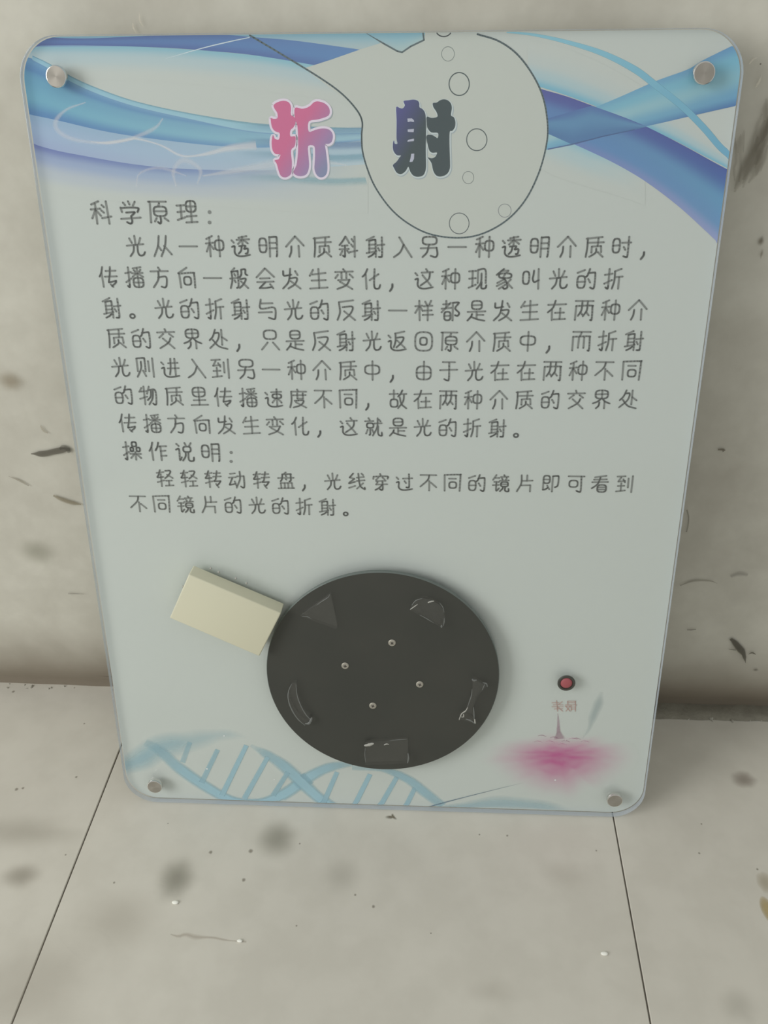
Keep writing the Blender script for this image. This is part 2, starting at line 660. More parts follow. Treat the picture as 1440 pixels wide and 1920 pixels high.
def clear_mat(name, rough, tint, side=None):
    """thin clear plastic: Fresnel reflection over plain see-through"""
    m = bpy.data.materials.new(name)
    m.use_nodes = True
    nt = m.node_tree
    nt.nodes.remove(nt.nodes['Principled BSDF'])
    out = nt.nodes['Material Output']
    lw = N(m, 'ShaderNodeLayerWeight')
    lw.inputs['Blend'].default_value = 0.5
    pw = N(m, 'ShaderNodeMath', operation='POWER')
    pw.inputs[1].default_value = 5.0
    L(m, lw.outputs['Facing'], pw.inputs[0])
    fr = N(m, 'ShaderNodeMath', operation='MULTIPLY_ADD')
    L(m, pw.outputs[0], fr.inputs[0])
    fr.inputs[1].default_value = 0.6
    fr.inputs[2].default_value = 0.035
    tr = N(m, 'ShaderNodeBsdfTransparent')
    tr.inputs[0].default_value = (*tint, 1)
    gl = N(m, 'ShaderNodeBsdfGlossy', i_Roughness=rough)
    mx = N(m, 'ShaderNodeMixShader')
    L(m, fr.outputs[0], mx.inputs[0])
    L(m, tr.outputs[0], mx.inputs[1])
    L(m, gl.outputs[0], mx.inputs[2])
    last = mx.outputs[0]
    if side:
        df = N(m, 'ShaderNodeBsdfDiffuse')
        df.inputs[0].default_value = (*side, 1)
        m2 = N(m, 'ShaderNodeMixShader')
        m2.inputs[0].default_value = 0.45
        L(m, last, m2.inputs[1])
        L(m, df.outputs[0], m2.inputs[2])
        last = m2.outputs[0]
    L(m, last, out.inputs['Surface'])
    return m


M_CLEAR = clear_mat('clear_acrylic', 0.12, (0.985, 0.99, 0.99))
M_CLEAR_SIDE = clear_mat('tinted_acrylic_edge', 0.2, (0.92, 0.94, 0.97), ink((176, 186, 198)))  # pale blue tint painted in for light reflected inside the edge

backing = slab('printed_board', rounded(BW, BH, RC, inset=0.0006), D0, D0 + 0.0001 + TB, M_EDGE, panel)
backing.data.materials.clear()
backing.data.materials.append(M_PAPER)
# move the board behind the clear sheet
for v in backing.data.vertices:
    v.co.y = TA + 0.0007 if abs(v.co.y - D0) < 1e-6 else TA + 0.0007 + TB
sheet = slab('acrylic_sheet', rounded(BW, BH, RC), 0.0, TA, M_CLEAR, panel, bev=0.0009)
sheet.data.materials.append(M_CLEAR_SIDE)
for p in sheet.data.polygons:
    if abs(p.normal.y) < 0.5:
        p.material_index = 1

LAYER = [0]


def PP(p, d):                       # print point: panel-plane (x, z) and layer depth
    return (p[0], TA + 0.0006 - d, p[1])


def lay():
    LAYER[0] += 1
    return 0.000004 * LAYER[0]


def pn(x, y):
    return on_panel(x, y, -TA)


def pl(lst):
    return [pn(x, y) for x, y in lst]


def clampx(p):
    """keep print inside the rounded outline of the board"""
    x, z = p
    hw = BW / 2 - 0.0008
    z = min(max(z, 0.0008), BH - 0.0008)
    x = min(max(x, -hw), hw)
    for sx in (-1, 1):
        for cz, up in ((BH - RC, 1), (RC, -1)):
            cx = sx * (BW / 2 - RC)
            if (x - cx) * sx > 0 and (z - cz) * up > 0:
                dx, dz = x - cx, z - cz
                l = math.hypot(dx, dz)
                if l > RC - 0.0008:
                    k = (RC - 0.0008) / l
                    x, z = cx + dx * k, cz + dz * k
    return (x, z)


class Ink(Flat):
    def __init__(self, veil=False):
        super().__init__(PP)
        self.veil = veil

    def vert(self, p, d, col, a=1.0):
        if a < 1 and self.veil:           # brightens part-clear ink to offset the shade it casts on the board
            col = tuple(min(0.98, x + (1 - a) * y) for x, y in zip(col, ink((178, 183, 178))))
        return super().vert(clampx(p), d, col, a)


def band(name, top, bot, stops, n=56, m=14, fade_l=0.0, fade_r=0.0, parent=None, paper=False, straight=False):
    """wave between two curves given in photo pixels on the panel; stops = [(t, rgb, alpha)] from top to bottom.
    A stop's colour may be a pair (left, right)."""
    a = resample(top if straight else spline(top), n)
    b_ = resample(bot if straight else spline(bot), n)
    f = Ink()
    rows, cols = [], []
    for j in range(m + 1):
        t = j / m
        for s0, s1 in zip(stops, stops[1:]):
            if s0[0] <= t <= s1[0] + 1e-9:
                break
        u = (t - s0[0]) / ((s1[0] - s0[0]) or 1)
        u = u * u * (3 - 2 * u)
        rows.append([pn(*lerp(a[i], b_[i], t)) for i in range(n)])
        cc = []
        for i in range(n):
            s = i / (n - 1)

            def cv(c):
                return ink(lerp(c[0], c[1], s)) if isinstance(c[0], tuple) else ink(c)
            al = s0[2] + (s1[2] - s0[2]) * u
            if fade_l and s < fade_l:
                al *= s / fade_l
            if fade_r and s > 1 - fade_r:
                al *= (1 - s) / fade_r
            c = lerp(cv(s0[1]), cv(s1[1]), u)
            cc.append((lerp(ink(WH), c, al), 1.0) if paper else (c, al))
        cols.append(cc)
    f.strip(rows, lay(), cols)
    return f.build(name, M_INK, parent or backing)


# ---- blue waves, upper left
DB, MB_, CY, LC, WH = (78, 104, 162), (92, 142, 182), (118, 170, 188), (150, 180, 190), (178, 183, 178)
band('wave_band', [(30, 84), (200, 86), (330, 91), (480, 104), (600, 124), (690, 140)],
     [(30, 150), (200, 150), (330, 155), (480, 170), (600, 185), (690, 200)],
     [(0, (CY, (120, 176, 192)), 0.95), (0.35, LC, 0.6), (1, WH, 0.0)], paper=True)
band('wave_band', [(40, 60), (300, 55), (480, 58), (690, 58), (810, 58)], [(40, 88), (300, 86), (480, 80), (690, 93), (755, 100), (810, 72)],
     [(0, CY, 1), (1, ((110, 150, 185), (166, 182, 178)), 1)])
band('wave_band', [(40, 66), (150, 72), (300, 66), (400, 64), (480, 70), (560, 77), (690, 95)],
     [(40, 86), (150, 85), (300, 89), (400, 96), (480, 104), (600, 124), (690, 142)],
     [(0, ((84, 100, 158), (90, 130, 180)), 1), (0.5, ((84, 112, 168), (88, 130, 180)), 1),
      (1, ((80, 98, 156), (84, 114, 168)), 1)])
U = [(36, 100), (60, 110), (85, 122), (130, 148), (180, 170), (250, 194), (350, 216), (480, 235), (600, 243), (690, 246)]
Cc = [(40, 212), (100, 224), (200, 247), (300, 262), (400, 273), (480, 277), (600, 272), (690, 262)]
Dd = [(48, 266), (100, 281), (150, 291), (250, 308), (350, 317), (480, 319), (600, 314), (690, 308)]
band('wave_band', Cc, Dd, [(0, ((130, 162, 192), (160, 182, 192)), 1), (0.5, ((142, 166, 196), (155, 180, 192)), 1),
                           (1, ((140, 158, 194), (165, 185, 192)), 1)])
band('wave_band', U, Cc, [(0, ((88, 138, 182), (150, 180, 190)), 1), (0.12, ((92, 146, 186), (150, 184, 192)), 1),
                          (0.16, ((74, 122, 176), (120, 160, 190)), 1), (0.35, ((88, 150, 182), (135, 172, 190)), 1),
                          (0.7, ((96, 160, 186), (140, 178, 192)), 1), (1, ((74, 122, 176), (120, 160, 190)), 1)])
band('wave_band', [(60, 104), (90, 118), (135, 144), (185, 166), (255, 190), (355, 212), (480, 231), (600, 238), (690, 240)],
     [(60, 113), (88, 128), (130, 153), (185, 178), (255, 201), (355, 224), (480, 249), (600, 252), (690, 250)],
     [(0, ((96, 160, 188), (110, 165, 185)), 0.5), (0.3, ((128, 176, 196), (140, 182, 194)), 1),
      (0.85, ((130, 178, 198), (145, 184, 196)), 1), (1, ((80, 120, 172), (110, 150, 185)), 1)])
band('wave_band', Dd, [(60, 350), (100, 362), (150, 370), (250, 380), (350, 385), (480, 392), (600, 400), (690, 400)],
     [(0, ((98, 112, 172), (130, 160, 188)), 1), (0.25, ((128, 148, 190), (145, 172, 190)), 0.85),
      (0.6, (150, 165, 192), 0.4), (1, WH, 0.0)], fade_r=0.5, paper=True)
# soft pale swirls
for pts, ws, al in (
        ([(160, 192), (125, 205), (105, 225), (108, 245), (140, 262), (200, 268), (250, 258), (290, 240), (305, 222)],
         [3, 6, 12, 10, 8, 7, 8, 10, 4], 0.35),
        ([(170, 266), (200, 268), (240, 262), (255, 260), (300, 272), (340, 292), (380, 290), (430, 278), (480, 272)],
         [2, 8, 6, 4, 6, 5, 10, 16, 20], 0.6),
        ([(330, 350), (325, 320), (345, 300), (375, 318), (370, 345)], [4, 10, 14, 10, 4], 0.35),
        ([(380, 330), (430, 322), (500, 310), (580, 300), (650, 310)], [4, 14, 22, 16, 4], 0.4),
        ([(255, 350), (262, 325), (300, 315), (350, 330)], [3, 6, 8, 3], 0.3),
        ([(310, 110), (380, 90), (430, 78), (468, 70)], [0.6, 1.6, 2, 1.6], 0.9)):
    f = Ink(veil=True)
    n = 48
    q = resample(spline(pts), n)
    ws2 = along(ws, n)
    f.ribbon([pn(*p) for p in q], [x * 0.00048 for x in ws2], lay(), [(ink((188, 200, 204)), al)] * n, 0.7 if ws[1] > 2 else 0.3)
    f.build('wave_swirl', M_INK, backing)
# streaks between the two title characters
for y, c, al in ((236, (130, 165, 190), 0.6), (262, (120, 150, 185), 0.7), (286, (130, 172, 188), 0.55), (330, (135, 178, 190), 0.5)):
    band('wave_band', [(440, y - 6), (540, y - 4), (620, y + 2), (684, y)], [(440, y + 14), (540, y + 17), (620, y + 22), (690, y + 20)],
         [(0, c, 0.0), (0.3, c, al), (1, c, 0.0)], fade_l=0.5)

# ---- blue waves, upper right
R3T = [(990, 158), (1015, 167), (1060, 180), (1110, 198), (1200, 232), (1280, 272), (1340, 305), (1392, 332)]
R3B = [(990, 235), (1028, 250), (1080, 272), (1150, 305), (1210, 340), (1270, 385), (1320, 430), (1372, 480)]
R2T = [(1400, 73), (1320, 112), (1290, 130), (1230, 152), (1150, 187), (1080, 215), (1000, 240)]
R2B = [(1400, 194), (1320, 212), (1220, 235), (1130, 252), (1070, 270), (1025, 281), (990, 290)]
band('wave_band', [(990, 75), (1060, 90), (1150, 130), (1250, 190), (1320, 240), (1392, 290)],
     [(990, 156), (1060, 178), (1150, 212), (1250, 256), (1320, 292), (1392, 330)],
     [(0, WH, 0.0), (0.45, LC, 0.15), (0.75, (140, 180, 192), 0.6), (1, (106, 170, 194), 1)], paper=True)
band('wave_band', [(990, 240), (1040, 250), (1080, 268), (1150, 300), (1210, 336)], [(990, 300), (1040, 330), (1100, 350), (1150, 365), (1210, 385)],
     [(0, (128, 180, 196), 0.9), (0.35, (146, 184, 194), 0.5), (1, WH, 0.0)], fade_r=0.5, paper=True)
band('wave_band', R2T, R2B,
     [(0, ((88, 140, 186), (110, 170, 192)), 1), (0.25, ((102, 168, 192), (116, 172, 192)), 1),
      (0.55, ((118, 172, 188), (146, 182, 190)), 1), (0.85, ((92, 150, 186), (112, 168, 192)), 1),
      (1, ((66, 108, 166), (104, 160, 190)), 1)])
band('wave_band', R3T, R3B,
     [(0, ((84, 88, 156), (66, 88, 158)), 1), (0.12, ((84, 92, 158), (66, 98, 164)), 1),
      (0.45, ((86, 122, 176), (88, 146, 184)), 1), (0.75, ((84, 128, 182), (92, 140, 184)), 1),
      (1, ((92, 120, 180), (140, 148, 190)), 1)])
# where the crossing band shows through the dark one
band('wave_band', [(990, 233), (1027, 222), (1110, 198), (1160, 217), (1212, 237)],
     [(990, 244), (1028, 251), (1073, 271), (1130, 257), (1212, 238)],
     [(0, (84, 118, 176), 0.9), (0.35, (92, 142, 184), 0.9), (1, (86, 130, 180), 0.75)], straight=True)
R1 = [(950, 60), (1000, 65), (1060, 78), (1130, 100), (1190, 130), (1230, 160), (1280, 200), (1320, 240), (1350, 275), (1372, 294)]
f = Ink()
q = resample(spline(R1), 70)
wd = [0.0012 + 0.0042 * min(1, i / 35) for i in range(70)]
f.ribbon([pn(*p) for p in q], wd, lay(), [(ink(lerp((126, 184, 200), (96, 160, 190), i / 69)), 1) for i in range(70)], 0.15)
f.build('wave_arc', M_INK, backing)
f = Ink()
q = resample([(1027, 280), (1072, 271), (1130, 256), (1190, 243)], 20)
f.ribbon([pn(*p) for p in q], [0.0011] * 20, lay(), [(ink((86, 108, 158)), 0.9 - 0.035 * i) for i in range(20)], 0.3)
f.build('wave_arc', M_INK, backing)

# ---- bubble with an outline
OUT = [(468, 66), (530, 103), (600, 146), (640, 175), (668, 205), (679, 228), (678, 255), (680, 285), (690, 320), (706, 355),
       (735, 394), (770, 422), (810, 440), (860, 446), (905, 438), (950, 413), (985, 375), (1010, 325), (1024, 275),
       (1027, 235), (1019, 185), (1000, 142), (970, 102), (935, 77), (895, 64)]
body = ([(570, 128), (620, 112), (680, 91), (716, 80), (752, 98), (795, 75), (797, 50), (850, 50), (895, 62)]
        + spline(OUT[:5:-1] + [OUT[5], (655, 192), (610, 153)], 6)[6:-6])
f = Ink()
f.poly(pl(body), lay(), lambda p: (ink((177, 181, 174)), 1.0), grid=0.02)
f.build('bubble', M_INK, backing)
f = Ink()
f.seg(pl(spline(OUT, 8)), 0.0014, lay(), ink((92, 104, 106)), cap=6)
f.build('bubble_outline', M_INK, backing)
f = Ink()
f.seg(pl([(687, 60), (720, 82), (745, 96), (754, 98), (770, 87), (795, 75), (793, 58)]), 0.0013, lay(), ink((92, 104, 106)), cap=6)
f.build('bubble_notch', M_INK, backing)


def ring(cx, cy, rx, ry, wd, col, closed=True, a0=0, a1=360):
    f = Ink()
    n = 40
    pts = [(cx + rx * math.cos(math.radians(a0 + (a1 - a0) * i / n)), cy + ry * math.sin(math.radians(a0 + (a1 - a0) * i / n)))
           for i in range(n + (0 if closed else 1))]
    f.seg(pl(pts), wd, lay(), ink(col), cap=6, closed=closed)
    return f.build('bubble_ring', M_INK, backing)


ring(840, 101, 12, 13.5, 0.0005, (130, 138, 135))
ring(861, 157.5, 19, 21.5, 0.0009, (92, 102, 102))
ring(894, 262, 19, 20.5, 0.0008, (95, 104, 104))
ring(878, 333, 10.5, 11.5, 0.0005, (130, 136, 134))
ring(946.5, 395, 12, 12.5, 0.0005, (130, 134, 138))
ring(861, 419, 18.5, 19.5, 0.0007, (100, 106, 108))
ring(832, 55, 15, 13.5, 0.0009, (110, 116, 116), False, 30, 150)

# ---- title characters (outlines in tenths measured on the panel)
ZHE = [[(205, 245), (270, 195), (370, 170), (450, 190), (490, 240), (500, 310), (498, 405), (560, 455), (575, 540), (540, 620),
        (490, 670), (490, 770), (570, 770), (578, 850), (560, 940), (500, 1010), (515, 1200), (510, 1340), (490, 1420),
        (410, 1465), (330, 1440), (290, 1350), (260, 1240), (225, 1175), (285, 1160), (310, 1120), (315, 1075), (240, 1070),
        (190, 1010), (172, 900), (180, 800), (205, 760), (225, 810), (290, 825), (310, 760), (300, 710), (240, 690), (190, 640),
        (165, 560), (160, 465), (200, 475), (260, 470), (275, 440), (265, 370), (225, 310)],
       [(565, 290), (680, 305), (760, 290), (830, 250), (880, 200), (950, 180), (1060, 210), (1130, 270), (1155, 340),
        (1145, 400), (1100, 440), (960, 485), (800, 520), (800, 690), (900, 665), (1000, 640), (1090, 640), (1160, 670),
        (1200, 730), (1205, 800), (1180, 870), (1130, 900), (1075, 905), (1085, 1000), (1105, 1150), (1115, 1300), (1100, 1400),
        (1050, 1455), (980, 1460), (925, 1410), (895, 1320), (900, 1200), (905, 1050), (890, 935), (790, 935), (795, 1100),
        (805, 1250), (790, 1350), (750, 1420), (660, 1445), (580, 1425), (540, 1370), (590, 1260), (612, 1100), (620, 950),
        (615, 700), (600, 560), (565, 470)]]
SHE = [[(205, 280), (260, 290), (310, 300), (345, 265), (350, 235), (330, 175), (420, 160), (500, 150), (570, 170), (595, 215),
        (600, 280), (650, 310), (690, 370), (705, 460), (710, 700), (705, 1000), (710, 1250), (700, 1350), (660, 1430),
        (570, 1455), (490, 1430), (440, 1360), (410, 1285), (370, 1350), (320, 1395), (270, 1410), (210, 1380), (170, 1310),
        (150, 1255), (210, 1200), (260, 1130), (285, 1095), (220, 1090), (165, 1030), (148, 950), (155, 860), (172, 845),
        (180, 890), (215, 900), (225, 880), (210, 800), (212, 500)],
       [(825, 210), (890, 200), (940, 165), (1010, 145), (1080, 165), (1130, 220), (1145, 300), (1130, 415), (1180, 450),
        (1205, 530), (1195, 620), (1150, 680), (1110, 695), (1105, 900), (1115, 1200), (1110, 1320), (1060, 1410), (960, 1450),
        (880, 1430), (830, 1350), (800, 1220), (740, 1130), (800, 1140), (860, 1120), (895, 1045), (820, 1050), (765, 1010),
        (735, 900), (720, 760), (800, 745), (870, 780), (905, 800), (910, 715), (800, 705), (740, 640), (725, 560), (725, 440),
        (800, 460), (900, 440), (890, 370), (860, 320), (830, 270)]]
SHE_H = [[(395, 470), (470, 468), (505, 500), (505, 530), (450, 520), (400, 530)], [(400, 655), (505, 645), (500, 700), (400, 695)],
         [(393, 862), (405, 830), (505, 810), (505, 850)], [(460, 1065), (510, 1062), (505, 1150), (480, 1200), (430, 1205), (445, 1150)]]


def title(name, polys, ox, oy, colf, halo, halo_w, holes=(), hole_col=None, shift=(0, 0)):
    f = Ink()
    d1, d2, d3, d4 = lay(), lay(), lay(), lay()
    for pg in polys:
        px = spline([(ox + x / 9, oy + y / 9) for x, y in pg], 3, True)
        cl = px + px[:1]
        for dd_, ox_, hc, hw_ in ((d1, 1.4, (150, 160, 164), halo_w), (d2, 0.0, halo, halo_w)):
            f.ribbon(pl([(x + ox_ + shift[0], y + ox_ * 1.2 + shift[1]) for x, y in cl]), [hw_] * len(cl), dd_,
                     [(ink(hc), 1)] * len(cl))
        f.poly(pl(px), d3, colf, grid=0.003)
    for h in holes:
        f.poly(pl([(ox + x / 9, oy + y / 9) for x, y in h]), d4, lambda p: (ink(hole_col), 1))
    return f.build(name, M_INK, backing)


Z0, Z1 = pn(490, 170), pn(650, 350)


def zcol(p):
    X = (p[0] - Z0[0]) / (Z1[0] - Z0[0]) * 1440
    Y = (p[1] - Z0[1]) / (Z1[1] - Z0[1]) * 1620
    t = min(1, max(0, (X * 0.6 + Y * 0.45 - 650) / 580))
    a = ink(lerp((188, 104, 138), (152, 122, 158), min(1, t * 1.6)))
    return (lerp(a, ink((122, 130, 164)), max(0, t - 0.6) / 0.4), 1)


S0, S1 = pn(720, 170), pn(880, 350)


def scol(p):
    X = (p[0] - S0[0]) / (S1[0] - S0[0]) * 1440
    Y = (p[1] - S0[1]) / (S1[1] - S0[1]) * 1620
    t = min(1, max(0, (X * 0.9 + Y * 0.5 - 330) / 560))
    return (lerp(ink((82, 82, 142)), ink((68, 78, 80)), t), 1)


title('title_character', ZHE, 490, 170, zcol, (206, 196, 208), 0.0036)
title('title_character', SHE, 720, 170, scol, (182, 190, 190), 0.0016, SHE_H, (170, 172, 186), (0.6, 1.2))

# ---- body text, written stroke by stroke ("~" smooth stroke, "o" rounded box, "@" component in a box)
COMP = {
    'he': '8800 1014;0036 9932;5008 5099;4836 0575;5540 9964',
    'shou': '0030 9924;5500 5588;~5584 5099 2092;0074 9955',
    'wang': '0008 9905;0548 9544;5006 5088;0097 9980',
    'ren': '~7000 4030 0048;4528 5599',
    'chuo': '0020 1232;~0052 1549 1480 3095 6097 9990',
    'che': '0018 9912;~5000 2530 0545 9042;5525 5599;0074 9962',
    'dao': '0015 0070;9900 9899',
}
GL = {
    '科': '@he:00004899;5716 6826;5240 6550;5274 9967;8000 8699',
    '学': '1806 2818;4400 5015;7802 6620;0328 0848;~0530 5028 9030 9238 8648;~2850 6848 7052 5266;~5266 5590 4599 2892;0078 9972',
    '原': '0003 9003;0803 0595;5508 4824;o24248866;2645 8645;~5566 5690 5099 4092;3575 2590;7575 9488',
    '理': '@wang:00154085;o47009548;4924 9324;7000 7094;4768 9665;4295 9992',
    '光': '4800 5045;1812 3035;8010 6838;0048 9440;~4045 3575 1599;~6044 6080 7095 9092 9978',
    '从': '~3500 2550 0099;2748 4270;~7500 6550 4099;6048 9990',
    '一': '0050 9950',
    '种': '@he:00004299;o50209868;7400 7499',
    '透': '@chuo:;8500 4008;2818 9915;6002 6040;5520 3538;6820 9035;~4048 7546 6862 8860 8582 7484;~5548 5070 3585',
    '明': '@ri:;5803 5799;~5805 9003 9912 9785 9498;5832 9532;5858 9557',
    '介': '5200 0050;5200 9945;~3048 2875 1799;7045 7299',
    '质': '0310 9002;~1008 1055 0599;1030 9927;6808 6645;3578 3548 8545 8875;~6058 5878 2598;7075 9998',
    '斜': '~3400 2020 0042;3400 5532;1345 4543;0062 5260;~3045 3088 2898 1892;1570 0390;4268 5280;6812 7825;6538 7550;5875 9968;8400 8499',
    '射': '4200 0018;1520 1577;~1520 4515 5025 5199;1540 4838;1558 4857;0080 5570;~4578 3090 1099;6042 9938;~8503 8688 8098 6898;6455 7268',
    '入': '3003 5540 9999;~5538 3575 0099',
    '另': 'o10008838;0056 8853;~8853 9385 8299 5592;~4540 3575 1099',
    '时': 'o00103878;0344 3642;5030 9928;~8500 8588 7899 6295;6050 7064',
    '传': '@ren:00003099;3820 9518;3048 9946;~6500 6035 5072 5675 9268;~9268 8878 6595;5886 7299',
    '播': '@shou:00003399;9000 4506;5015 5822;8812 8022;3830 9928;6805 6850;6032 4048;7232 9948;o42529899;7052 7099;4476 9676',
    '方': '4500 5515;0020 9918;~4520 4060 1099;~4050 8546 8585 7599 5595',
    '向': '5500 0528;1028 1599;~1030 8825 9535 9599;o35457585',
    '般': '2800 0818;~1018 1260 0099;~1018 4015 4520 4588 3598;0052 5546;2528 3038;2560 3070;~6508 6530 5545;~6508 8806 8828 9935;~5555 8852 7578 5099;6065 9999',
    '会': '5000 0045;5000 9942;2050 7548;0368 9765;~5068 3085 1598;~1598 5097 8592;7578 9299',
    '发': '~0512 0633 2035 5030;~4500 4040 3070 0099;7212 8532;~4048 8046 7075 3099;4562 9999',
    '生': '2005 0035;1528 9020;5000 5295;1058 9055;0098 9992',
    '变': '4500 5512;0015 9912;3518 3545;6218 6245;1528 0045;8025 9942;1555 8052;~8052 6080 1099;2562 9599',
    '化': '~2800 1525 0038;1828 2299;~6800 6575 7296 9295 9978;9025 4055',
    '这': '@chuo:;6000 6812;3518 9915;~8215 7550 3082;4030 8882',
    '现': '@wang:00054095;5005 5070;~5005 9003 9570;~7022 6868 4599;~7265 7295 9495 9980',
    '象': '~4500 2515 0530;3010 7008 5820;o18228845;5224 4045;~4545 5860 6890 5299 4292;4552 1070;5265 0885;5678 2099;8552 6570;6568 9595',
    '叫': 'o00133575;~6008 5830 5550 6565 9055;8500 8899',
    '的': '4006 0020;o02354595;0465 4563;~6800 5830 4840;~5822 9018 9925 9888 9098 7592;6250 7468',
    '折': '@shou:00004299;9000 5512;~5512 5560 4599;5542 9938;8040 8099',
    '与': '~1500 1245 8840 9385 8598 5590;1520 8018;0065 7562',
    '反': '9000 1010;~1010 1560 0099;~3035 8532 7565 3599;3855 9999',
    '样': '0028 4025;2200 2599;2228 0062;2832 4252;5505 6522;8800 7820;4828 9525;5050 9248;4272 9970;7025 7099',
    '都': '0818 4516;2500 2536;0040 5535;5010 0058;o15555098;1776 4875;6210 6299;~6210 9208 9215 7538 9860 9075 7572',
    '是': 'o22007842;2522 7520;0055 9952;5055 5090;5370 8870;~2565 2078 0099;~2080 5592 9599',
    '在': '0022 9918;~4000 2835 0060;2245 2599;4062 9060;6838 6892;3595 9992',
    '两': '0003 9903;0528 0399;~0528 9026 9535 9695 8898;~3805 3550 1878;3058 4272;~6805 6550 4580;6258 7875',
    '交': '4500 5012;0018 9915;3525 1045;6825 9040;~7545 6070 1099;3048 9299',
    '界': 'o12008545;1522 8320;5000 5043;~4545 3060 0072;~5545 7060 9972;~3865 3585 2099;6862 6899',
    '处': '~3500 2035 0055;~3018 5518 4555 0095;~1852 5085 9999;7000 7078;7238 9955',
    '只': 'o15008545;3562 0099;6562 9999',
    '返': '@chuo:;9000 3810;~4010 4050 3082;~4532 8530 7555 4582;4845 9282',
    '回': 'o02029898;o30306868',
    '中': 'o05228868;4800 4899',
    '而': '0003 9903;4805 4025;0228 0299;~0228 8825 9535 9695 8898;3530 3385;6430 6485',
    '则': '~0402 4500 5008 5070;0402 0570;~2818 2555 0099;3565 5095;7015 7170;9500 9599',
    '进': '@chuo:;4025 9522;3552 9950;~5500 5250 4585;7800 7888',
    '到': '0005 5002;2508 0835 5030;3820 5040;0862 4860;2844 2890;0095 5588;7015 7170;9500 9599',
    '由': 'o08259095;5000 5095;1060 8858',
    '于': '1503 8503;0045 9942;~5205 5290 4299 2592',
    '不': '0005 9905;~5505 4535 0075;5540 5599;6550 9978',
    '同': '0003 0299;~0003 9200 9908 9699;2825 7225;o30457582',
    '物': '1508 0030;1028 4525;2800 2899;0068 4555;6000 4540;~5520 9520 9590 8599 7592;~7022 6555 4575;~8222 7565 5299',
    '质2': '',
    '里': 'o12008550;1526 8324;4800 4895;1570 8568;0097 9994',
    '速': '@chuo:;3518 9515;o42289550;6800 6890;6052 4075;7554 9575',
    '度': '4500 5010;1012 9912;~1012 1060 0099;2032 9530;4520 4550 7850 7820;~2862 8060 6585 2099;3570 9599',
    '故': '0022 5020;2500 2550;o05504892;~7500 6520 5035;6222 9920;~8522 8060 5099;~6038 7075 9999',
    '就': '2000 2812;0018 5016;o10285055;~3055 3090 2595;1565 0588;4265 5082;5530 9928;~7500 7250 4599;~7845 7890 9999 9980;8208 9218',
    '操': '@shou:00003399;o52007825;o42305852;o76309652;3866 9966;6855 6899;6068 4090;7568 9890',
    '作': '@ren:00003099;~5500 4825 3545;4822 9920;6522 6599;6548 9245;6575 9573',
    '说': '0505 1818;~0038 1835 1895 3080;5200 5812;8800 7815;o42208550;~5552 5275 3599;~7052 7095 9599 9980',
    '轻': '@che:00004499;~5505 8805 7530 5050;6528 9948;5565 9263;7265 7292;5095 9992',
    '转': '@che:00004499;5515 9512;5035 9932;~7500 6550 5562 9560;~9560 8575 7088;6578 8099',
    '动': '0815 4012;0038 4535;~2240 0575 0582 4075;3560 4588;5230 9528;~9528 9585 8899 7290;~7000 7045 4599',
    '盘': '5000 4008;~2812 2540 1555;~2812 7810 8015 8048 7055;0035 9932;4818 5225;4840 5245;1565 8563 8895;1565 1895;4065 4095;6265 6295;0098 9995',
    '线': '~2800 0525;0525 3532;~3532 0060 4050;0088 4075;5025 9520;5045 9940;~6000 6550 7580 9995 9985;9058 5092;8000 9010',
    '穿': '4500 5010;0518 0332;~0518 9015 9230;3522 2038;6022 7535;2045 8042;3050 2066 9063;~6045 6290 5499 4292;~6065 4085 1599',
    '过': '@chuo:;4028 9925;~7800 8070 7482 6280;5042 6055',
    '镜': '2000 0030;1218 4018;0842 3842;0062 3860;~2242 2295 4080;6800 7308;4812 9510;5518 6030;8515 8030;4235 9932;o50429570;5256 9456;~6570 6085 4599;~7870 7895 9999 9982',
    '片': '~2500 2550 0099;2835 9532;6000 6035;2562 8260 8299',
    '即': 'o05024548;0725 4325;0545 0588;~0588 2085 3575;3062 4585;6205 6299;~6205 9003 9810 9660 7872',
    '可': '0005 9905;o08306070;~8005 8290 7299 5592',
    '看': '8500 1510;1024 9021;0040 9937;~5010 3550 0078;o35559099;3770 8869;3784 8883',
}
COMP['ri'] = 'o00104078;0344 3844'


def strokes(code, box=(0, 0, 99, 99)):
    out = []
    x0, y0, x1, y1 = box

    def P(s):
        return (x0 + int(s[:2]) * (x1 - x0) / 99, y0 + int(s[2:4]) * (y1 - y0) / 99)
    for s in code.split(';'):
        if not s:
            continue
        if s[0] == '@':
            k, bx = s[1:].split(':')
            out += strokes(COMP[k], tuple(int(bx[i:i + 2]) for i in (0, 2, 4, 6)) if bx else (0, 0, 99, 99))
        elif s[0] == 'o':
            (ax, ay), (bx, by) = P(s[1:5]), P(s[5:9])
            cx, cy, hx, hy = (ax + bx) / 2, (ay + by) / 2, (bx - ax) / 2, (by - ay) / 2
            pts = []
            for k in range(20):
                a = 2 * math.pi * k / 20
                c_, s_ = math.cos(a), math.sin(a)
                e = 0.62
                pts.append((cx + hx * math.copysign(abs(c_) ** e, c_), cy + hy * math.copysign(abs(s_) ** e, s_)))
            out.append((pts, True))
        elif s[0] == '~':
            out.append((spline([P(t) for t in s[1:].split()], 5), False))
        else:
            out.append(([P(t) for t in s.split()], False))
    return out


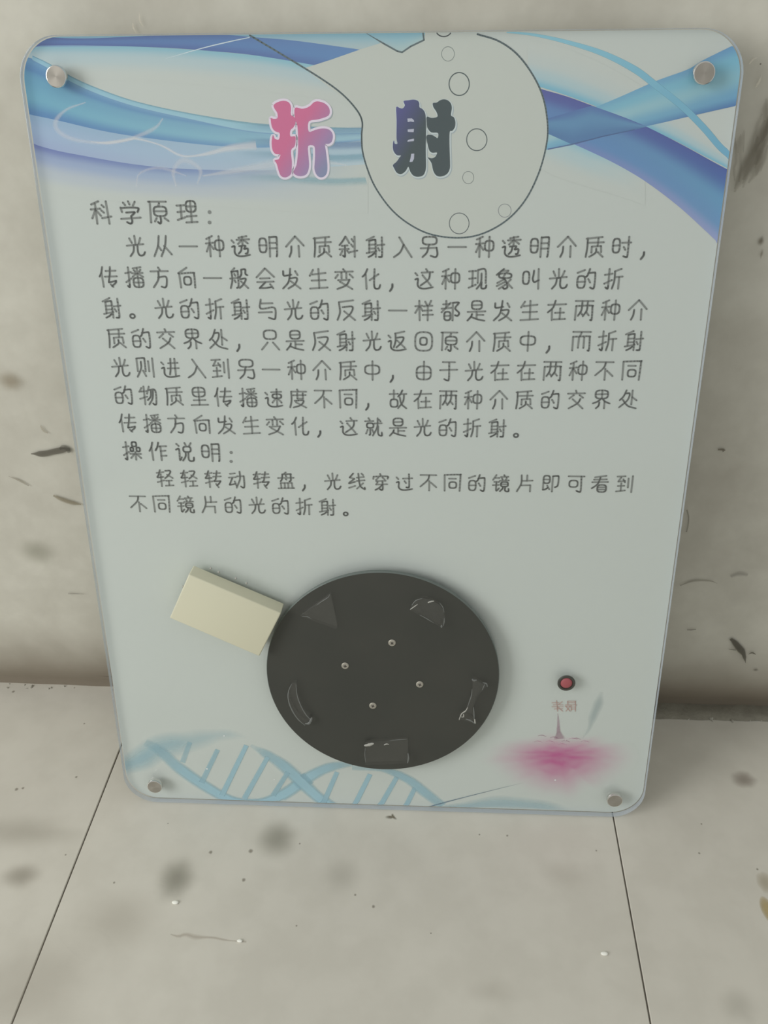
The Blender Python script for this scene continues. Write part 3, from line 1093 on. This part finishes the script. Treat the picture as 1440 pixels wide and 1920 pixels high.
LINES = [
    ('科学原理：', [188.7, 243.7, 297.5, 350, 392.5], [(188, 398.7), (350, 398)], 46, 0.00172),
    ('光从一种透明介质斜射入另一种透明介质时，', [253.7, 303.7, 352.5, 402.5, 451, 502.5, 552.5, 603.7, 653, 703.7, 755, 805.5, 857, 908.8,
      959, 1011.7, 1062.7, 1114.7, 1166, 1204.5], [(253, 461.5), (755, 463.2), (1166, 463)], 42, 0.00165),
    ('传播方向一般会发生变化，这种现象叫光的折', [202.5, 251.5, 299, 349, 398, 447.5, 497, 546, 597, 645, 696, 733, 795, 845, 895.6,
      945.8, 997, 1047.4, 1098.8, 1150.3], [(202, 519.5), (645, 523.5), (1150, 523)], 41, 0.00165),
    ('射。光的折射与光的反射一样都是发生在两种介', [209.5, 248, 307, 354.5, 402.5, 451, 501, 550, 598, 648.7, 696, 745.5, 795, 844.5,
      893.5, 943, 993.3, 1044, 1094.9, 1145, 1195.7], [(209, 577.5), (600, 581.5), (893, 583), (1195, 581.5)], 40.5, 0.00165),
    ('质的交界处，只是反射光返回原介质中，而折射', [217.5, 263.7, 311.2, 360.5, 408.7, 446, 506, 553, 602, 648.7, 697.5, 744.5, 794,
      843.5, 891.7, 940.5, 990.6, 1027, 1090, 1139, 1189], [(217, 634), (602, 639), (891, 641), (1189, 639)], 39.5, 0.00165),
    ('光则进入到另一种介质中，由于光在在两种不同', [225.5, 271.7, 318.7, 367.5, 413, 461.7, 508, 556, 603, 651.7, 698.7, 734, 794.5,
      841, 889, 937, 986.7, 1035.5, 1084, 1133, 1184], [(225, 688.7), (603, 694.5), (889, 696.3), (1184, 695)], 38.5, 0.00165),
    ('的物质里传播速度不同，故在两种介质的交界处', [230.5, 277, 325.7, 373, 418, 465, 513, 558.7, 605.7, 652.5, 688, 746, 792.5, 840,
      887, 935, 982.7, 1031, 1080, 1128, 1178], [(230, 741), (558, 747.5), (887, 750), (1178, 749)], 37, 0.00165),
    ('传播方向发生变化，这就是光的折射。', [238.7, 285, 330.7, 377.5, 423.7, 471, 515.5, 562.5, 598, 653.7, 700, 746, 792.5, 838.7, 885,
      932.6, 967.4], [(238, 793.5), (562, 799.5), (932, 803)], 36, 0.00165),
    ('操作说明：', [247, 296, 346, 394.5, 433], [(247, 845.7), (394, 848.5)], 36.5, 0.0018),
    ('轻轻转动转盘，光线穿过不同的镜片即可看到', [309, 354, 399.5, 443.7, 490, 536, 569, 623.7, 668.7, 713.7, 758, 803, 848, 893.5,
      939, 984.6, 1032, 1080, 1125, 1171.4], [(309, 897), (623, 903), (893, 906), (1171, 908)], 33.5, 0.00165),
    ('不同镜片的光的折射。', [258.7, 302.5, 347.5, 392.5, 436, 481.7, 525, 570, 613.7, 648], [(258, 944.5), (481, 948), (613, 951)],
     33, 0.00165),
]
TXT = ink((119, 122, 118))
for text, xs_, ya, hpx, sw in LINES:
    f = Ink()
    dl = lay()
    for ch, x in zip(text, xs_):
        for (xa, y0), (xb, y1) in zip(ya, ya[1:]):
            if x <= xb:
                break
        y = y0 + (y1 - y0) * (x - xa) / (xb - xa)
        c = pn(x, y)
        top = pn(x, y - hpx / 2)
        bot = pn(x, y + hpx / 2)
        hh = top[1] - bot[1] - sw
        ww = hh * (0.93 if sw > 0.0017 else 0.90)
        if ch == '，':
            p = pn(x, y + hpx * 0.37)
            q = spline([(p[0] + hh * 0.07, p[1] + hh * 0.15), (p[0] + hh * 0.06, p[1] - hh * 0.02), (p[0] - hh * 0.06, p[1] - hh * 0.2)], 5)
            f.seg(q, sw * 1.15, dl, TXT)
        elif ch == '。':
            p = pn(x, y + hpx * 0.37)
            r = hh * 0.105
            f.seg([(p[0] + r * 1.15 * math.cos(k * math.pi / 8), p[1] + r * math.sin(k * math.pi / 8)) for k in range(16)], sw, dl, TXT,
                  closed=True)
        elif ch == '：':
            for yy in ((-0.02, 0.4) if hpx > 40 else (-0.04, 0.42)):
                p = pn(x, y + hpx * yy + 1)
                f.disc(p, hh * 0.085, dl, TXT, 1, 14)
        else:
            for pts, closed in strokes(GL[ch]):
                q = [(c[0] + (a / 99 - 0.5) * ww, c[1] - (b_ / 99 - 0.5) * hh) for a, b_ in pts]
                f.seg(q, sw, dl, TXT, closed=closed)
    f.build('text_line', M_INK, backing)

# ---- light blue ladder motif at the foot
BL = (142, 181, 194)


def rib(pts, ws, al, col=BL, soft=0.55, n=40, name='ladder_strand', parent=None):
    f = Ink()
    q = resample(spline(pts), n)
    wq = along(ws, n)
    if isinstance(al, (int, float)):
        al = [al] * len(ws)
    aq = along(al, n)
    f.ribbon([pn(*p) for p in q], [x * 0.00060 for x in wq], lay(), [(ink(col), x) for x in aq], soft)
    return f.build(name, M_INK, parent or backing)


rib([(225, 1440), (262, 1425), (300, 1402), (350, 1392), (420, 1378), (470, 1385)], [44, 60, 64, 50, 30, 10], [.5, .6, .5, .3, .2, 0], soft=0.9)
rib([(272, 1392), (300, 1408), (335, 1440), (390, 1478), (440, 1503), (490, 1506), (535, 1488), (575, 1460), (615, 1440), (660, 1432)],
    [22, 30, 32, 30, 26, 26, 30, 30, 26, 16], [.2, .6, .85, .9, .95, .95, .95, .95, .8, .4])
rib([(470, 1398), (500, 1415), (530, 1435), (560, 1462), (590, 1490), (625, 1518)], [10, 26, 32, 34, 30, 34], [.15, .6, .8, .9, .95, .95])
for a, b2, al in (((356, 1392), (342, 1430), .45), ((408, 1406), (378, 1468), .65), ((462, 1398), (416, 1492), .85), ((502, 1420), (458, 1498), .8),
                  ((540, 1448), (512, 1492), .7), ((585, 1470), (566, 1452), .4), ((632, 1448), (604, 1512), .8), ((694, 1452), (662, 1516), .85),
                  ((744, 1458), (708, 1520), .8), ((778, 1478), (756, 1522), .75)):
    rib([a, lerp(a, b2, .5), b2], [11, 12, 13], al, name='ladder_rung', soft=0.4, n=10)
rib([(660, 1440), (720, 1444), (765, 1462), (795, 1485), (830, 1512)], [14, 14, 22, 26, 24], [.3, .4, .75, .75, .5])
rib([(790, 1524), (850, 1516), (930, 1508), (1010, 1512), (1080, 1524)], [10, 26, 44, 36, 20], [.3, .5, .5, .45, 0], (150, 182, 192), 0.8)
rib([(782, 1520), (830, 1506), (880, 1493), (940, 1478), (990, 1466)], [3, 2.6, 2.2, 1.6, 1], [.95, .8, .6, .4, 0], (92, 116, 134), 0.25,
    name='pointer_line')
rib([(784, 1518), (788, 1521), (800, 1524)], [2, 2, 2], .8, (92, 116, 134), 0.25, name='pointer_line')
rib([(1128, 1298), (1122, 1320), (1112, 1345), (1104, 1368), (1092, 1385)], [10, 22, 20, 10, 4], [.1, .35, .35, .2, .1], (146, 160, 162),
    0.8, name='faint_loop')
rib([(240, 1520), (300, 1516), (420, 1530), (520, 1535)], [20, 24, 10, 4], [.3, .3, .1, 0], (160, 182, 192), 0.8)

# ---- pink splash
PK = (166, 84, 128)
f = Ink()
base = len(f.v)
cx0, cy0 = 1050, 1418
dd = 0.000003
rings, n = 12, 64
f.vert(pn(cx0, cy0), dd, lerp(ink(WH), ink(PK), 0.95), 1)
for j in range(1, rings + 1):
    t = j / rings
    for i in range(n):
        th = 2 * math.pi * i / n
        c_, s_ = math.cos(th), math.sin(th)
        rx = 150 * (1 + 0.08 * noise.noise((c_ * 3, s_ * 3, 1)))
        ry = (44 if s_ < 0 else 84 * (1 - 0.30 * abs(c_))) * (1 + 0.2 * noise.noise((c_ * 4, s_ * 4, 5)))
        al = 0.95 * (0.5 + 0.5 * math.cos(math.pi * t)) ** 0.85
        al *= 1 + 0.25 * noise.noise((c_ * t * 6, s_ * t * 9, 2)) * (0 if t == 1 else 1)
        sx = math.copysign(abs(c_) ** 0.9, c_)
        f.vert(pn(cx0 + rx * t * sx, cy0 + ry * t * s_), dd, lerp(ink(WH), ink(lerp(PK, (176, 118, 146), t)), min(1, max(0, al))), 1)
for i in range(n):
    f.f.append((base, base + 1 + i, base + 1 + (i + 1) % n))
for j in range(rings - 1):
    for i in range(n):
        p = base + 1 + j * n
        f.f.append((p + i, p + n + i, p + n + (i + 1) % n, p + (i + 1) % n))
sp = f.build('pink_splash', M_INK, backing)
rib([(1046, 1338), (1047, 1355), (1047, 1368), (1049, 1386)], [1.5, 5, 8, 22], [.4, .4, .5, .4], (150, 116, 132), 0.4, n=16, name='pink_splash_jet')
for k in range(9):
    x = 1000 + k * 11 + random.uniform(-4, 4)
    y = 1384 + random.uniform(-4, 14)
    rib([(x, y), (x + 7, y - 1.5), (x + 16, y + 1)], [1, 2.6, 1], .35, (140, 78, 112) if k % 2 else (188, 138, 164), 0.4, n=8, name='splash_ripple')
# pale drops printed over the ladder motif and splash, and the faint red show-through writing seen reversed
for x, y, r in ((388, 1442, 1.8), (420, 1380, 1.5), (514, 1462, 1.3), (1041, 1463, 1.8), (1060, 1388, 1.0)):
    f = Ink()
    f.disc(pn(x, y), r * 0.0006, lay(), (0.93, 0.93, 0.93), 1, 10)
    f.build('printed_drop', M_INK, backing)
RD = (172, 142, 134)


def tiny(segs, ox, oy, w_, h_, al):
    f = Ink()
    dz = lay()
    for s in segs:
        pts = [(ox + a * w_ / 99, oy + b2 * h_ / 99) for a, b2 in s]
        f.seg(pl(pts), 0.0009, dz, ink(lerp((172, 166, 158), RD, al)), 1, 6)
    return f.build('reversed_character', M_INK, backing)


tiny([[(0, 20), (60, 20)], [(10, 40), (99, 40)], [(0, 58), (99, 58)], [(40, 0), (50, 99)], [(20, 78), (95, 76)], [(50, 60), (95, 99)], [(90, 10), (60, 35)]],
     1035, 1314, 21, 20, 0.85)
tiny([[(20, 5), (90, 5)], [(20, 5), (22, 35)], [(90, 5), (88, 35)], [(20, 20), (90, 20)], [(0, 40), (99, 40)], [(90, 40), (88, 99)], [(50, 42), (52, 95)],
      [(55, 60), (90, 60)], [(55, 80), (90, 78)], [(0, 52), (40, 52)], [(5, 55), (42, 99)], [(40, 55), (5, 99)]], 1060, 1314, 21, 20, 0.9)

# ---------------------------------------------------------------- fittings on the panel
M_STEEL = bsdf('brushed_steel', (0.40, 0.375, 0.33), 0.5, 0.7, Anisotropic=0.5)
b = M_STEEL.node_tree.nodes['Principled BSDF']
tg = N(M_STEEL, 'ShaderNodeTangent', direction_type='RADIAL', axis='Y')
L(M_STEEL, tg.outputs[0], b.inputs['Tangent'])
M_CHROME = bsdf('polished_rim', (0.72, 0.71, 0.68), 0.16, 1.0)


def lathe(name, prof, mat, parent, loc, n=48, smooth=True):
    """turned part; prof = [(radius, height toward the viewer)]"""
    bm = bmesh.new()
    rings_ = []
    for r, h in prof:
        if r < 1e-6:
            rings_.append([bm.verts.new((0, -h, 0))])
        else:
            rings_.append([bm.verts.new((r * math.cos(2 * math.pi * i / n), -h, r * math.sin(2 * math.pi * i / n))) for i in range(n)])
    for a, b_ in zip(rings_, rings_[1:]):
        for i in range(n):
            q = [a[i % len(a)], a[(i + 1) % len(a)], b_[(i + 1) % len(b_)], b_[i % len(b_)]]
            q = list(dict.fromkeys(q))
            if len(q) > 2:
                bm.faces.new(q)
    bmesh.ops.recalc_face_normals(bm, faces=bm.faces)
    o = from_bm(name, bm, mat, parent, smooth)
    if smooth:
        for p in o.data.polygons:
            p.use_smooth = True
        try:
            o.data.set_sharp_from_angle(angle=math.radians(35))
        except Exception:
            pass
    o.location = loc
    return o


CH = 0.0048
first = None
for x, y, k in ((104.5, 143.5, 1.0), (1321, 137, 1.0), (289.5, 1476, 1.0), (1153, 1502, 1.0)):
    u, v = on_panel(x, y, CH)
    R_ = 0.0088
    if first is None:
        first = lathe('standoff_cap', [(R_ - 0.0002, 0.0), (R_, 0.0005), (R_, CH - 0.0009), (R_ - 0.0003, CH - 0.0003), (R_ - 0.0009, CH), (R_ - 0.0011, CH),
                                       (0, CH)], M_STEEL, panel, (u, 0, v))
        first.data.materials.append(M_CHROME)
        for p in first.data.polygons:
            if p.normal.y > -0.9:
                p.material_index = 1
        cap = first
    else:
        cap = first.copy()
        C.objects.link(cap)
        cap.location = (u, 0, v)
    # the barrel behind the board that keeps it off the wall
    yb = TA + 0.0007 + TB
    wy = (PM @ Vector((u, yb, v))).y
    ln = (-0.0135 - wy) / math.cos(LEAN) - 0.0035 if v > 0.4 else 0.018
    lathe('standoff_barrel', [(0, 0), (0.0085, 0), (0.0085, -ln), (0, -ln)], M_STEEL, cap, (0, yb + 0.00005, 0), n=24)

# turntable
DT0, DT1 = 0.0018, 0.0074      # gap below and front face height
ex = [on_panel(499.5, 1258, DT1)[0], on_panel(937, 1258, DT1)[0]]
ez = [on_panel(718, 1073, DT1)[1], on_panel(718, 1443, DT1)[1]]
RD_ = ((ex[1] - ex[0]) / 2 + (ez[0] - ez[1]) / 2) / 2
CX_, CZ_ = (ex[0] + ex[1]) / 2, (ez[0] + ez[1]) / 2
print('disc', ex, ez, RD_, CX_, CZ_)
M_DISC = bsdf('matt_black_plastic', ink((56, 58, 53), 1.35), 0.42, Specular_IOR_Level=0.35)
m = M_DISC
tcn = N(m, 'ShaderNodeNewGeometry')
nn = N(m, 'ShaderNodeTexNoise', i_Scale=14.0, i_Detail=4.0)
L(m, tcn.outputs['Position'], nn.inputs['Vector'])
rr = N(m, 'ShaderNodeValToRGB')
rr.color_ramp.elements[0].color = (*ink((52, 54, 50), 1.35), 1)
rr.color_ramp.elements[1].color = (*ink((62, 62, 57), 1.35), 1)
L(m, nn.outputs['Fac'], rr.inputs['Fac'])
L(m, rr.outputs['Color'], m.node_tree.nodes['Principled BSDF'].inputs['Base Color'])
M_RIM = bsdf('dark_plastic_rim', ink((92, 100, 96), 1.3), 0.3, Specular_IOR_Level=0.5)
disc = lathe('turntable', [(0, DT0), (RD_ - 0.0006, DT0), (RD_, DT0 + 0.0005), (RD_, DT1 - 0.0006), (RD_ - 0.0006, DT1), (0, DT1)], M_DISC,
             panel, (CX_, 0, CZ_), n=160)
disc.data.materials.append(M_RIM)
for p in disc.data.polygons:
    c = p.center
    if math.hypot(c.x, c.z) > RD_ - 0.001 and -c.y > DT0 + 0.0003:
        p.material_index = 1
lathe('axle', [(0.02, 0.0), (0.02, DT0)], M_RIM, disc, (0, 0, 0), n=32)
M_SCREW = bsdf('screw_steel', (0.42, 0.40, 0.34), 0.55, 0.4)
M_SLOT = bsdf('screw_slot', (0.09, 0.08, 0.07), 0.6)
for x, y in ((735, 1206), (647, 1249), (787, 1284), (699, 1324)):
    u, v = on_panel(x, y, DT1 + 0.001)
    s_ = lathe('screw', [(0.0040, 0), (0.0040, 0.0004), (0.0032, 0.0011), (0.0030, 0.0011), (0, 0.0012)], M_SCREW, disc, (u - CX_, -DT1, v - CZ_), n=24)
    bm = bmesh.new()
    a0 = random.random() * 1.5
    for a in (a0, a0 + math.pi / 2):
        r = bmesh.ops.create_cube(bm, size=1)
        mt = Matrix.Translation((0, -0.0013, 0)) @ Matrix.Rotation(a, 4, 'Y') @ Matrix.Diagonal((0.0034, 0.0006, 0.0009, 1))
        for vv in r['verts']:
            vv.co = mt @ vv.co
    from_bm('cross_slot', bm, M_SLOT, s_)

# clear lens pieces glued on the turntable
M_LENS = clear_mat('clear_lens', 0.2, (0.985, 0.985, 0.985))
M_GLINT = bsdf('dim_glue_glint', (0.16, 0.17, 0.16), 0.4)  # glue and the glints on lens edges, both put into a pale colour
M_GLINT2 = bsdf('bright_glue_glint', (0.42, 0.42, 0.38), 0.3)
LT = 0.006


def lens(pts, label):
    q = [on_panel(x, y, DT1 + LT) for x, y in pts]
    q = [(a - CX_, b_ - CZ_) for a, b_ in q]
    o = slab('lens', q[::-1], -(DT1 + LT), -(DT1 + 0.0002), M_LENS, disc, bev=0.0004, seg=1)
    o['label'] = label
    return o


def edge_glint(pts, wd, mat):  # thin raised strip painting a highlight along a lens edge
    q = [on_panel(x, y, DT1 + LT) for x, y in pts]
    q = resample(spline([(a - CX_, b_ - CZ_) for a, b_ in q]), 14)
    bm = bmesh.new()
    rows = []
    for i, (x, z) in enumerate(q):
        a, b_ = q[max(0, i - 1)], q[min(13, i + 1)]
        dx, dz = b_[0] - a[0], b_[1] - a[1]
        l = math.hypot(dx, dz) or 1
        w_ = wd * (0.35 + 0.65 * math.sin(math.pi * (i + 0.6) / 14.2)) * (0.8 + 0.4 * random.random())
        rows.append([bm.verts.new((x - dz / l * w_ * s, -(DT1 + LT + 0.00005 + hh_), z + dx / l * w_ * s))
                     for s, hh_ in ((-1, 0), (-0.4, w_ * 0.5), (0.4, w_ * 0.5), (1, 0))])
    for a, b_ in zip(rows, rows[1:]):
        for k in range(3):
            bm.faces.new((a[k], a[k + 1], b_[k + 1], b_[k]))
    bmesh.ops.recalc_face_normals(bm, faces=bm.faces)
    return from_bm('glue_glint', bm, mat, disc, True)


lens([(620, 1113), (563, 1154), (566, 1157), (630, 1180), (633, 1177)], 'clear triangular prism')
arc = spline([(768, 1144), (774, 1132), (786, 1125), (800, 1123), (815, 1129), (827, 1138), (834, 1152), (834, 1166), (829, 1178)], 4)
lens(arc, 'clear half-round lens')
lens([(684, 1392), (765, 1388), (767, 1432), (685, 1435)], 'clear rectangular block')
lens(spline([(546, 1281), (540, 1296), (541, 1314), (548, 1333), (560, 1350), (573, 1361)], 4) +
     spline([(586, 1349), (571, 1336), (562, 1318), (557, 1300), (556, 1280)], 4), 'clear crescent lens')
lens(spline([(885, 1272), (886, 1290), (883, 1308), (875, 1328), (860, 1348)], 4) +
     spline([(892, 1358), (888, 1342), (889, 1325), (897, 1305), (914, 1287)], 4), 'clear double-concave lens')
for pts, wd, mt in (
        ([(618, 1114), (617, 1118), (614, 1121), (600, 1130), (594, 1135)], 0.0004, M_GLINT),
        ([(566, 1156), (575, 1156), (584, 1160)], 0.0004, M_GLINT),
        ([(769, 1143), (776, 1138), (783, 1133)], 0.0006, M_GLINT2),
        ([(772, 1135), (780, 1126), (792, 1122)], 0.0005, M_GLINT),
        ([(802, 1130), (808, 1128), (814, 1127)], 0.0009, M_GLINT2),
        ([(787, 1153), (800, 1160), (813, 1168)], 0.0004, M_GLINT),
        ([(833, 1158), (833, 1166), (831, 1174)], 0.0005, M_GLINT),
        ([(828, 1172), (828, 1177)], 0.001, M_GLINT),
        ([(824, 1130), (830, 1138), (833, 1148)], 0.0004, M_GLINT),
        ([(547, 1283), (541, 1296), (541, 1314), (549, 1334), (560, 1350), (572, 1360)], 0.0007, M_GLINT),
        ([(555, 1283), (557, 1303), (564, 1323), (575, 1342), (584, 1350)], 0.0006, M_GLINT),
        ([(572, 1357), (580, 1356), (585, 1345)], 0.0014, M_GLINT),
        ([(885, 1273), (888, 1276), (894, 1275)], 0.001, M_GLINT),
        ([(905, 1280), (912, 1282), (914, 1288)], 0.0007, M_GLINT),
        ([(909, 1283), (904, 1294)], 0.0005, M_GLINT),
        ([(885, 1292), (884, 1304), (880, 1316), (876, 1328)], 0.0005, M_GLINT),
        ([(877, 1326), (873, 1333), (866, 1338), (862, 1346), (861, 1350)], 0.0007, M_GLINT2),
        ([(864, 1344), (869, 1344), (869, 1338)], 0.0006, M_GLINT2),
        ([(888, 1326), (889, 1340), (889, 1350)], 0.0006, M_GLINT),
        ([(873, 1348), (882, 1351), (891, 1357)], 0.0009, M_GLINT),
        ([(890, 1348), (891, 1357)], 0.0008, M_GLINT2),
        ([(683, 1398), (690, 1397), (701, 1394)], 0.0019, M_GLINT2),
        ([(720, 1397), (725, 1395), (729, 1396)], 0.0008, M_GLINT2),
        ([(729, 1389), (745, 1387), (763, 1386)], 0.0004, M_GLINT),
        ([(765, 1412), (766, 1422), (764, 1431)], 0.0009, M_GLINT),
        ([(685, 1402), (684, 1415), (686, 1430)], 0.0004, M_GLINT)):
    edge_glint(pts, wd, mt)

# cream plastic emitter cover
M_CREAM = bsdf('cream_plastic', ink((186, 184, 162), 1.4), 0.32, Subsurface_Weight=0.0)
M_CREAM2 = bsdf('pale_cover_edge', ink((222, 222, 205), 1.6), 0.3)
HT = 0.020
front = [(354, 1077), (527, 1150), (486, 1231), (318, 1159)]
q = [on_panel(x, y, HT) for x, y in front]
bm = bmesh.new()
vs = [bm.verts.new((x, -HT, z)) for x, z in q]
fc = bm.faces.new(vs)
r = bmesh.ops.extrude_face_region(bm, geom=[fc])
nv = [g for g in r['geom'] if isinstance(g, bmesh.types.BMVert)]
bmesh.ops.translate(bm, vec=(0, HT - 0.0002, 0), verts=nv)
bmesh.ops.recalc_face_normals(bm, faces=bm.faces)
bmesh.ops.bevel(bm, geom=[e for e in bm.edges if not all(abs(v.co.y + 0.0002) < 1e-6 for v in e.verts)], offset=0.0014, segments=3,
                affect='EDGES', profile=0.5)
cover = from_bm('emitter_cover', bm, M_CREAM, panel)
for p in cover.data.polygons:
    p.use_smooth = True
try:
    cover.data.set_sharp_from_angle(angle=math.radians(40))
except Exception:
    pass
cover['label'] = 'cream plastic box glued beside the dial'
# pale beads standing in for glints along its upper edge
for x, y in ((395, 1066), (410, 1073), (442, 1085), (462, 1094), (355, 1078), (343, 1100)):
    u, v = on_panel(x, y, 0.003)
    lathe('glint_bead', [(0.0013, 0), (0.0012, 0.0007), (0.0007, 0.0013), (0, 0.0015)], M_GLINT2, cover, (u, -0.0022, v), n=12)

# red push button in a black collar
bx_, bz_ = on_panel(1062, 1281, 0.001)
M_COLLAR = bsdf('black_collar', ink((62, 62, 56), 1.3), 0.45)
M_RED = bsdf('red_plastic', ink((146, 76, 80), 1.4), 0.5)
but = lathe('push_button', [(0.0093, 0.0), (0.0095, 0.0012), (0.0090, 0.0018), (0.0072, 0.0018), (0.0070, 0.0006), (0.0, 0.0006)], M_COLLAR,
            panel, (bx_, 0, bz_), n=40)
but['label'] = 'round black collar with red button'
lathe('button_top', [(0.0064, 0.0007), (0.0060, 0.0012), (0.0053, 0.0018), (0.003, 0.0023), (0, 0.0024)], M_RED, but, (0, 0, 0), n=36)
